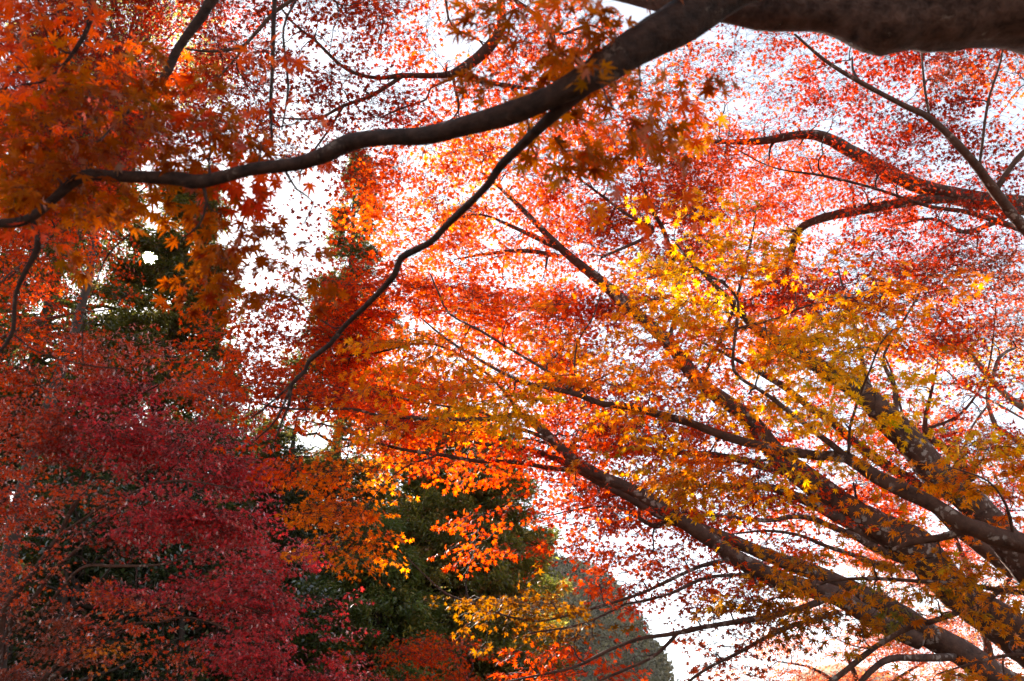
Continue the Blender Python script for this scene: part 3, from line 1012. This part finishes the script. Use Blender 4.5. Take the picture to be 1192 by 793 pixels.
# B: stout leaning maple with the swollen knot
maple('stout leaning maple with a swollen knot where its long limb rises left', GM, (6.9, 10.3, 0),
      [(W, 6.9, 10.3, 0, 0.30), (W, 6.5, 10.3, 1.2, 0.27), (1250, 800, 10, 64), (1192, 745, 10, 58), (1150, 715, 10, 52), (1112, 690, 10, 50), (1085, 660, 10, 56), (1062, 637, 10, 60), (1035, 620, 10, 46), (1000, 600, 10, 40), (930, 551, 10.1, 31), (900, 525, 10.2, 27), (869, 485, 10.3, 24), (815, 445, 10.4, 21), (778, 399, 10.5, 19), (728, 354, 10.7, 16), (700, 328, 10.8, 14), (655, 291, 10.9, 11), (617, 253, 11, 8), (592, 228, 11, 6), (560, 200, 11, 3)],
      [[(1060, 655, 10, 12), (1018, 638, 9.9, 11), (998, 626, 9.8, 10), (975, 616, 9.7, 9), (942, 603, 9.6, 8), (917, 602, 9.6, 7), (892, 606, 9.5, 6), (820, 600, 9.4, 4), (760, 610, 9.3, 2)],
       [(1040, 665, 10, 8), (993, 646, 9.8, 7), (962, 636, 9.7, 6), (930, 623, 9.6, 5), (892, 618, 9.5, 4), (850, 622, 9.4, 2)],
       [(945, 565, 10.1, 12), (922, 552, 10.1, 11), (892, 544, 10.1, 10), (869, 537, 10.1, 9), (834, 530, 10.1, 9), (793, 527, 10.1, 8), (743, 523, 10.1, 7), (705, 523, 10.2, 6), (642, 517, 10.3, 4), (590, 505, 10.4, 2)],
       [(1020, 630, 10, 16), (965, 597, 9.9, 15), (942, 585, 9.9, 14), (917, 574, 9.9, 12), (892, 567, 9.9, 11), (864, 565, 9.9, 9), (801, 566, 9.9, 6), (753, 571, 9.9, 4), (700, 580, 9.9, 2)],
       [(655, 291, 10.9, 8), (620, 275, 11.0, 7), (592, 262, 11, 5), (560, 250, 11, 3), (520, 255, 11, 2)],
       [(700, 300, 11.0, 4), (760, 270, 11.4, 6), (730, 250, 11.4, 5), (690, 220, 11.5, 4), (650, 190, 11.5, 2)],
       [(650, 298, 10.9, 6), (610, 292, 10.9, 6), (565, 296, 10.9, 4), (530, 302, 10.9, 2)],
       [(778, 399, 10.5, 6), (790, 340, 11.2, 6), (775, 275, 11.4, 6), (757, 240, 11.4, 5), (745, 200, 11.4, 3), (740, 160, 11.4, 2)],
       [(815, 445, 10.4, 6), (850, 370, 11.0, 5), (870, 300, 11.2, 4), (880, 250, 11.3, 2)]],
      {2: '14:R3 15:R2', 3: '9:o2 10:O4 11:O3 12:o2 13:R4 14:o5 15:o5 16:R4', 4: '8:o1 9:o4 10:O4 11:O3 12:R5 13:o6 14:o7 15:R7 16:o5 17:o2', 5: '9:o3 10:o3 11:o3 12:R5 13:o6 14:o6 15:R4 16:o3',
       6: '10:o3 11:o3 12:o4 13:o5 14:o5 15:R3 16:r3 17:r3 18:r3', 7: '11:o4 12:o5 13:o5 14:o4 15:o4 16:o3 17:R3 18:o3', 8: '12:o4 13:o5 14:o3 15:o4 16:R3 17:o3 18:o3',
       9: '13:o3 14:o5 15:R4 16:o3 17:o4 18:R3 19:o2', 10: '11:R1 12:R4 13:R5 14:R5 15:R5 16:R4 17:R5 18:R4 19:R3 20:R2', 11: '12:R1 13:R5 14:R6 15:R5 16:o5 17:R6 18:R5 19:R2 20:R3',
       12: '12:R1 13:R2 14:R3 15:R2 16:R2 17:R4 18:R3 19:R3 20:R3', 13: '14:R2 15:R2 16:R3 17:R4 18:R2'},
      leaf=0.06, spray=0.36, thick=0.35, density=0.88, behind=0.4, twig_r=0.0028)

# C: thick trunk rising behind the yellow leaves
maple('thick forked maple rising behind the yellow leaves at right', GM, (7.6, 9.6, 0),
      [(W, 7.6, 9.6, 0, 0.27), (W, 7.0, 9.6, 1.6, 0.24), (1270, 735, 9.5, 50), (1192, 653, 9.5, 46), (1144, 599, 9.5, 43), (1119, 576, 9.5, 42), (1088, 551, 9.5, 44), (1066, 521, 9.5, 42), (1043, 496, 9.5, 40), (1028, 482, 9.5, 36), (1005, 458, 9.5, 28), (950, 425, 9.4, 21), (903, 396, 9.4, 16), (876, 379, 9.3, 12), (850, 350, 9.3, 8), (800, 300, 9.2, 4)],
      [[(1180, 665, 10.3, 24), (1110, 610, 10.3, 20), (1068, 566, 10.3, 17), (1043, 549, 10.3, 16), (1015, 531, 10.3, 15), (990, 511, 10.3, 13), (965, 488, 10.3, 12), (945, 476, 10.3, 10), (917, 453, 10.3, 9), (892, 438, 10.3, 8), (850, 415, 10.3, 5), (800, 390, 10.3, 3)],
       [(1130, 560, 10.6, 14), (1111, 531, 10.6, 12), (1093, 518, 10.6, 11), (1078, 506, 10.6, 9), (1077, 488, 10.6, 7), (1082, 465, 10.6, 5), (1090, 430, 10.6, 3)],
       [(1046, 495, 9.6, 9), (1043, 480, 9.7, 8), (1041, 450, 9.8, 7), (1028, 420, 9.9, 5), (1038, 395, 10, 4), (1060, 360, 10, 3), (1080, 320, 10.1, 2)],
       [(1025, 478, 9.5, 10), (1008, 440, 9.6, 8), (1000, 400, 9.8, 5), (985, 350, 10, 4), (975, 310, 10.2, 2)],
       [(1078, 500, 10.6, 4), (1120, 480, 10.8, 4), (1150, 430, 11, 3), (1160, 350, 11, 2)],
       [(1065, 515, 9.6, 5), (1050, 480, 9.8, 4), (1040, 440, 9.9, 3), (1030, 415, 9.9, 2)]],
      {5: '19:r1 20:r3 21:r3 22:r3', 6: '17:r2 18:r5 19:r6 20:r6 21:r6 22:b3 23:b2', 7: '18:R3 19:o4 20:O5 21:o5 22:r4 23:b3', 8: '19:R2 20:r2 21:b2 22:r4 23:r3', 9: '20:R1 21:r4 22:b3 23:r1',
       10: '20:R2 21:r5 22:r5 23:r3', 11: '18:R2 19:R2 20:R3 21:R4'},
      leaf=0.06, spray=0.36, thick=0.35, density=0.88, behind=0.4, twig_r=0.0028)

# A: twin-stemmed leaning maple, its boughs sweeping far left
maple('lichen spotted twin stemmed maple whose boughs sweep left across the middle', GM, (6.0, 9.0, 0),
      [(W, 6.0, 9.0, 0, 0.24), (W, 5.6, 9.0, 0.9, 0.21), (1215, 830, 8.6, 42), (1164, 792, 8.5, 38), (1119, 759, 8.5, 36), (1081, 739, 8.5, 34), (1053, 719, 8.5, 30), (1023, 701, 8.5, 25), (993, 686, 8.5, 24), (940, 664, 8.6, 23), (892, 646, 8.6, 20), (844, 626, 8.7, 18), (809, 614, 8.7, 16), (763, 596, 8.8, 14), (728, 576, 8.8, 13), (698, 561, 8.9, 12), (673, 546, 8.9, 11), (652, 536, 9, 10), (617, 523, 9, 7), (592, 520, 9, 5), (557, 516, 9.1, 4), (519, 505, 9.2, 3), (484, 491, 9.3, 2)],
      [[(1070, 745, 8.45, 26), (1043, 734, 8.4, 25), (1005, 714, 8.3, 25), (973, 694, 8.3, 25), (930, 682, 8.3, 25), (892, 669, 8.3, 26), (856, 648, 8.3, 24), (819, 623, 8.4, 22), (781, 599, 8.4, 20), (743, 574, 8.5, 18), (693, 551, 8.5, 15), (663, 531, 8.6, 14), (642, 511, 8.6, 13), (625, 495, 8.6, 12), (606, 483, 8.6, 9), (569, 488, 8.7, 7), (519, 488, 8.8, 6), (443, 484, 8.9, 5), (408, 476, 9, 4), (335, 476, 9.1, 3), (292, 467, 9.2, 2)],
       [(673, 548, 8.9, 8), (642, 545, 8.9, 7), (592, 537, 9, 6), (557, 537, 9, 5), (509, 529, 9, 5), (478, 525, 9.1, 4), (443, 517, 9.1, 4), (413, 506, 9.2, 3), (393, 498, 9.2, 3), (347, 488, 9.3, 2)],
       [(656, 520, 8.6, 8), (617, 503, 8.8, 6), (592, 497, 8.9, 5), (560, 480, 9, 4), (500, 470, 9, 3), (430, 455, 9.1, 2)],
       [(509, 530, 9, 3), (470, 545, 9, 3), (440, 572, 8.9, 2), (420, 600, 8.9, 2)],
       [(606, 483, 8.6, 6), (590, 460, 8.7, 4), (560, 430, 8.9, 4), (500, 400, 9.2, 3), (430, 412, 9.4, 3), (370, 415, 9.5, 2)],
       [(1110, 765, 8.4, 12), (1068, 766, 8.2, 11), (1036, 767, 8.1, 10), (1013, 782, 8, 9), (985, 815, 7.9, 6)],
       [(970, 692, 8.3, 11), (952, 701, 8.1, 10), (930, 709, 8.1, 9), (892, 718, 8, 9), (856, 724, 8, 8), (819, 730, 7.9, 7), (783, 738, 7.9, 7), (743, 744, 7.8, 5), (705, 759, 7.8, 5), (668, 777, 7.7, 4), (617, 788, 7.7, 3), (560, 800, 7.7, 2)],
       [(786, 740, 7.9, 5), (773, 754, 7.9, 5), (756, 767, 7.8, 4), (718, 784, 7.8, 4), (690, 797, 7.8, 3), (640, 830, 7.8, 2)],
       [(858, 650, 8.3, 7), (819, 658, 8.2, 6), (793, 669, 8.2, 5), (768, 681, 8.1, 5), (743, 692, 8.1, 4), (705, 704, 8, 4), (668, 714, 8, 4), (630, 723, 8, 3), (592, 718, 8, 3), (561, 706, 8, 3), (521, 692, 8, 3), (494, 669, 8, 2), (474, 649, 8, 2)],
       [(895, 668, 8.3, 6), (831, 671, 8.2, 5), (806, 679, 8.2, 5), (781, 691, 8.1, 4), (743, 701, 8.1, 4), (728, 703, 8.1, 3), (703, 716, 8.1, 3), (668, 729, 8, 3), (617, 737, 8, 2)],
       [(975, 712, 8.2, 8), (952, 720, 8.1, 7), (917, 730, 8.1, 7), (892, 742, 8, 6), (856, 762, 8, 5), (831, 774, 8, 4), (806, 790, 8, 4), (780, 815, 8, 2)],
       [(781, 601, 8.5, 8), (765, 613, 8.5, 7), (748, 606, 8.5, 6), (725, 593, 8.6, 5), (690, 590, 8.7, 3), (640, 600, 8.8, 2)]],
      {5: '9:o3 10:o3', 6: '7:R3 8:R5 9:o5 10:o5 11:o3', 7: '5:R3 6:R5 7:R6 8:o7 9:o7 10:o5 11:o4 12:o4', 8: '4:R1 5:R3 6:o6 7:o7 8:o8 9:O7 10:O5 11:o4 12:o4 13:O3',
       9: '5:R2 6:R4 7:o7 8:o8 9:o7 10:O5 11:O4 12:o4 13:R4 14:R3', 10: '6:R1 7:o2 8:O6 9:o4 10:o2 11:R3 12:R4 13:R5 14:R4 15:R3', 11: '7:O3 8:O6 12:R1 13:R4 14:R4 15:R3',
       12: '7:O2 8:O4 11:R3 12:R1 13:R2 14:R3 15:R3 16:R2', 13: '14:R3 15:R2 16:R2 17:R2', 14: '11:m4 12:m5 13:m2 14:R1 16:b3 17:b3', 15: '12:R2 13:R3 14:R2 16:b3 17:b2', 16: '11:R3 12:R4 13:R4'},
      leaf=0.062, spray=0.36, thick=0.35, density=1.2, behind=0.3, twig_r=0.0028)

# D: nearer maple whose dark bough carries the sunlit yellow leaves
maple('near maple bough of glowing yellow and amber leaves reaching in from the right edge', GM, (4.9, 6.1, 0),
      [(W, 4.9, 6.1, 0, 0.16), (W, 4.7, 6.1, 1.8, 0.14), (W, 4.2, 6.1, 2.9, 0.12), (1192, 633, 6, 30), (1144, 618, 6, 27), (1119, 608, 6, 25), (1088, 588, 6.1, 23), (1053, 571, 6.1, 22), (1018, 554, 6.2, 19), (985, 533, 6.2, 16), (955, 531, 6.3, 13), (917, 526, 6.3, 13), (892, 521, 6.4, 12), (844, 508, 6.5, 12), (806, 493, 6.6, 11), (768, 483, 6.7, 11), (736, 474, 6.8, 10), (700, 470, 6.8, 9), (668, 458, 6.9, 8), (617, 447, 7, 6), (592, 438, 7, 5), (560, 420, 7.1, 4), (520, 395, 7.2, 3), (490, 370, 7.3, 2)],
      [[(990, 537, 6.2, 10), (975, 523, 6.2, 10), (942, 498, 6.3, 8), (917, 478, 6.3, 7), (892, 459, 6.4, 6), (859, 438, 6.5, 5), (853, 420, 6.5, 5), (857, 381, 6.5, 5), (859, 351, 6.6, 4), (844, 331, 6.6, 4), (809, 311, 6.7, 3), (785, 280, 6.7, 2)],
       [(857, 383, 6.5, 4), (875, 378, 6.5, 4), (903, 371, 6.4, 3), (940, 356, 6.4, 3), (993, 346, 6.4, 2), (1040, 340, 6.4, 1.5)],
       [(988, 530, 6.2, 5), (989, 501, 6.1, 4), (1000, 463, 6.1, 4), (1013, 430, 6.0, 3), (1025, 400, 6.0, 3), (1040, 383, 6, 2)],
       [(668, 458, 6.9, 6), (645, 438, 6.9, 5), (617, 420, 7, 4), (588, 403, 7, 4), (561, 386, 7, 4), (524, 366, 7.1, 3), (511, 342, 7.1, 3), (501, 319, 7.2, 2)],
       [(672, 458, 6.9, 4), (690, 445, 7, 3), (720, 430, 7, 2)],
       [(1126, 616, 6, 12), (1094, 626, 6.1, 11), (1068, 630, 6.2, 10), (1040, 640, 6.3, 6)],
       [(1230, 690, 6, 12), (1192, 690, 6.2, 8), (1159, 686, 6.3, 7), (1119, 680, 6.4, 6), (1058, 676, 6.5, 5), (1023, 674, 6.6, 5), (975, 675, 6.7, 4), (942, 684, 6.8, 3), (890, 700, 6.9, 2)],
       [(1165, 684, 6.3, 8), (1151, 699, 6.3, 8), (1134, 709, 6.3, 8), (1114, 714, 6.3, 8), (1083, 724, 6.3, 8), (1056, 732, 6.3, 8), (1018, 754, 6.3, 8), (993, 774, 6.3, 9), (960, 800, 6.3, 8)],
       [(1180, 626, 6, 5), (1172, 590, 5.9, 4), (1150, 560, 5.8, 3), (1110, 545, 5.8, 2)],
       [(1230, 770, 6.2, 8), (1185, 762, 6.3, 6), (1140, 770, 6.4, 4), (1090, 785, 6.5, 2)],
       [(690, 470, 6.8, 4), (670, 440, 6.8, 3), (672, 400, 6.9, 3), (690, 370, 6.9, 2), (700, 340, 7, 2)]],
      {5: '15:y5 16:y5 17:g4', 6: '14:O2 15:Y6 16:Y7 17:O4 18:O2 19:O3 20:O4 21:O3', 7: '10:O3 12:O2 13:O3 14:O3 15:y5 16:Y6 17:O5 18:y5 19:Y8 20:y6 21:O3', 8: '8:O2 9:y4 10:g4 11:O3 12:O3 13:O4 14:g4 15:O4 16:O3 17:O3 18:Y7 19:Y8 20:Y5',
       9: '8:O2 9:y3 10:y4 11:Y6 12:Y6 13:y4 14:O4 15:g4 16:O4 17:g4 18:y4 19:Y8 20:Y4', 10: '14:g2 15:g4 16:O4 17:O4 18:g2 19:Y4 20:O1 22:Y6 23:y6', 11: '15:g2 16:g5 17:g4 18:g2 21:y4 22:y6 23:O7',
       12: '20:y1 21:y2 23:O3', 13: '17:m2 18:g6 19:g6 20:g6 21:g5 22:g6 23:g5', 14: '17:m2 18:m5 19:m5 20:g4 21:G4 22:g3 23:g3', 15: '20:g1 22:g3 23:O3', 16: '21:g3 22:g4 23:g4'},
      leaf=0.062, spray=0.3, thick=0.22, density=0.8, detail=1)

# M: red maple overhead, its bough coming down from the top of the view
maple('red maple overhead whose pale mottled bough bends down from the top centre', GM, (-3.2, -2.5, 0),
      [(W, -3.2, -2.5, 0, 0.24), (W, -3.0, -1.5, 4.5, 0.2), (W, -1.8, 1.5, 8.0, 0.16), (W, -0.4, 4.2, 10.0, 0.12), (590, -60, 8.2, 16), (582, 0, 8, 14), (584, 30, 8, 14), (567, 58, 8, 15), (534, 83, 8, 13), (514, 88, 8, 9), (468, 88, 8, 8), (443, 91, 8, 6), (415, 86, 8, 5), (393, 73, 8, 5), (368, 48, 8, 4), (337, 23, 8, 3), (310, -20, 8, 2)],
      [[(468, 89, 8, 6), (433, 111, 8, 6), (400, 123, 8, 5), (368, 138, 8, 4), (317, 137, 8, 2)],
       [(400, 123, 8, 4), (383, 151, 8, 3), (365, 176, 8, 3), (350, 200, 8, 2)],
       [(527, 88, 8, 5), (530, 105, 8, 4), (534, 123, 8, 4), (529, 136, 8, 3), (500, 160, 8, 2)],
       [(534, 85, 8, 8), (564, 96, 8, 7), (592, 100, 8, 6), (640, 110, 8.2, 4), (700, 140, 8.4, 2)],
       [(515, -30, 8, 4), (519, 0, 8, 4), (526, 30, 8, 3), (559, 48, 8, 3), (566, 62, 8, 3)],
       [(526, 92, 8, 4), (501, 103, 8, 3), (496, 116, 8, 3), (468, 126, 8, 3), (443, 137, 8, 2)],
       [(582, -10, 8, 8), (620, 15, 8.2, 6), (650, 40, 8.4, 5), (690, 30, 8.5, 3), (730, 60, 8.6, 2)],
       [(370, -30, 7, 7), (340, 0, 7, 6), (320, 14, 7, 6), (292, 45, 7, 5), (280, 55, 7, 5), (247, 60, 7, 4), (214, 57, 7, 2)],
       [(285, 52, 7, 4), (275, 68, 7, 4), (252, 93, 7, 3), (234, 121, 7, 2)],
       [(440, -40, 8.5, 5), (430, -10, 8.5, 4), (446, 20, 8.5, 3), (440, 50, 8.5, 2)]],
      {-1: '5:r3 6:r5 7:r4 8:R4 9:R4 10:R4 11:R5', 0: '5:r2 6:r4 7:r4 8:R4 9:R4 10:R3 11:R5 12:R4 13:R4', 1: '5:r2 6:r4 7:r5 8:R2 9:r2 10:R3 11:R5 12:R4 13:R4 14:o4 15:o3', 2: '6:r5 7:r5 8:r5 9:r5 10:R5 11:R4 12:R4 13:o4 14:o4 15:o4',
       3: '6:O3 7:r4 8:R5 9:R4 10:R4 11:R2 12:o2', 4: '6:r2 7:r1 8:R2 9:R4 10:R2'},
      leaf=0.05, spray=0.32, thick=0.4, density=0.72, bark=M_BARK)

# F: the near maple overhead with out-of-focus orange leaves
maple('near maple with thick limb along the top and large soft orange leaves', GM, (3.6, 0.6, 0),
      [(W, 3.6, 0.6, 0, 0.26), (W, 3.5, 0.8, 1.6, 0.23), (W, 3.0, 1.2, 3.0, 0.2), (1300, -2, 3.0, 140), (1192, -6, 3.0, 124), (1100, -4, 3.0, 122), (1050, -1, 3.0, 126), (1024, 2, 3.0, 128), (995, 0, 3.0, 104), (960, -2, 3.0, 86), (880, -4, 3.0, 80), (800, -10, 3.0, 62), (720, -20, 3.1, 44), (640, -50, 3.2, 30), (560, -110, 3.3, 16)],
      [[(960, -60, 2.75, 60), (870, -25, 2.72, 56), (800, 22, 2.7, 50), (740, 56, 2.7, 44), (690, 88, 2.7, 36), (640, 114, 2.75, 29), (592, 133, 2.8, 27), (544, 146, 2.85, 25), (494, 158, 2.9, 23), (443, 160, 2.9, 22), (405, 166, 2.95, 22), (380, 179, 2.95, 20), (342, 191, 3, 18), (292, 197, 3, 16), (235, 211, 3, 17), (201, 207, 3, 15), (134, 205, 3, 14), (97, 205, 3, 14), (67, 228, 3, 12), (34, 255, 3, 11), (0, 260, 3, 10), (-60, 255, 3, 7)],
       [(705, 84, 2.7, 22), (670, 112, 2.75, 18), (640, 138, 2.8, 15), (608, 168, 2.9, 12), (581, 195, 3, 11), (568, 215, 3, 10), (541, 242, 3.1, 9.5), (517, 265, 3.2, 9), (501, 282, 3.2, 9), (467, 300, 3.3, 8.5), (460, 319, 3.3, 8), (433, 349, 3.4, 7), (400, 381, 3.5, 6), (385, 400, 3.5, 6), (360, 420, 3.6, 6), (355, 433, 3.6, 5), (340, 447, 3.6, 5), (336, 473, 3.6, 4), (330, 486, 3.6, 3), (320, 513, 3.6, 2)],
       [(340, 447, 3.6, 3), (320, 465, 3.6, 3), (292, 487, 3.6, 2)],
       [(339, 449, 3.6, 3), (322, 488, 3.6, 3), (298, 512, 3.6, 2)],
       [(36, 254, 3, 8), (42, 268, 3, 7), (44, 288, 3, 7), (30, 315, 3, 6), (18, 345, 3, 5), (15, 386, 3, 5), (0, 409, 3, 4), (-20, 430, 3, 3)],
       [(17, 390, 3, 3), (44, 410, 3, 2), (100, 425, 3, 2), (150, 430, 3, 1.5)],
       [(300, -60, 3.4, 15), (250, -5, 3.4, 14), (235, 18, 3.4, 13), (208, 55, 3.4, 12), (195, 82, 3.4, 11), (180, 105, 3.4, 7), (150, 129, 3.4, 4), (110, 170, 3.4, 2)],
       [(325, -40, 3.6, 7), (320, -5, 3.6, 6), (318, 40, 3.6, 6), (317, 80, 3.6, 5), (315, 130, 3.6, 4), (318, 180, 3.6, 2)],
       [(360, -30, 3.8, 4), (345, 0, 3.8, 3), (330, 33, 3.8, 3), (334, 83, 3.8, 3), (335, 108, 3.8, 3), (328, 151, 3.8, 2)],
       [(112, -40, 3.3, 8), (107, -5, 3.3, 8), (105, 20, 3.3, 7), (97, 44, 3.3, 6), (60, 90, 3.3, 3), (20, 100, 3.3, 2)],
       [(165, 262, 3.2, 2.5), (127, 295, 3.2, 2.5), (111, 332, 3.2, 2.2), (97, 376, 3.2, 2), (97, 426, 3.2, 1.6)],
       [(235, 212, 3, 5), (240, 235, 3, 4), (232, 262, 3, 3), (215, 275, 3, 2)],
       [(330, 195, 3, 4), (345, 220, 3, 3), (365, 236, 3, 2), (352, 262, 3, 1.5)]],
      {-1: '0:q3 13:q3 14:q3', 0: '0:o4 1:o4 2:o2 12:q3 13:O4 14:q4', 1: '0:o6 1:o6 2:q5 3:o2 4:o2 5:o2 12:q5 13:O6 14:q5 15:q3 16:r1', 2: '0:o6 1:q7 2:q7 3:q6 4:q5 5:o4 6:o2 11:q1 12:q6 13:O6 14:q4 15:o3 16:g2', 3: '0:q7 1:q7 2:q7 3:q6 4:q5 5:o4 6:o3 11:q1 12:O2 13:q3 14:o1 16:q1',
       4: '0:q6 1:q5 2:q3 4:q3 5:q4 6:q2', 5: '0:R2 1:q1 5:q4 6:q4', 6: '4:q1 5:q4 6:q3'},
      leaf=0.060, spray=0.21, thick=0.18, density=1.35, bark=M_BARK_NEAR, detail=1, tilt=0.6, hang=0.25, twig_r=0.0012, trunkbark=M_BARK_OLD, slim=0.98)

# ------------------------------------------------------------------ the air
hm = bpy.data.materials.new('air')
hm.use_nodes = True
hm.node_tree.nodes.clear()
pv = hm.node_tree.nodes.new('ShaderNodeVolumePrincipled')
pv.inputs['Color'].default_value = (1.0, 0.98, 0.95, 1)
pv.inputs['Density'].default_value = 0.00007
pv.inputs['Anisotropy'].default_value = 0.2
ho = hm.node_tree.nodes.new('ShaderNodeOutputMaterial')
hm.node_tree.links.new(pv.outputs[0], ho.inputs['Volume'])
x0, x1, y0, y1, z0, z1 = -260.0, 360.0, -30.0, 560.0, -1.7, 82.0
hv = [(x, y, z) for x in (x0, x1) for y in (y0, y1) for z in (z0, z1)]
hf = [(0, 1, 3, 2), (4, 6, 7, 5), (0, 4, 5, 1), (2, 3, 7, 6), (0, 2, 6, 4), (1, 5, 7, 3)]
hme = bpy.data.meshes.new('haze')
hme.from_pydata(hv, [], hf)
hme.materials.append(hm)
hz = link('haze', hme)
hz['kind'] = 'stuff'
hz['label'] = 'thin pale haze in the air'
hz['category'] = 'haze'
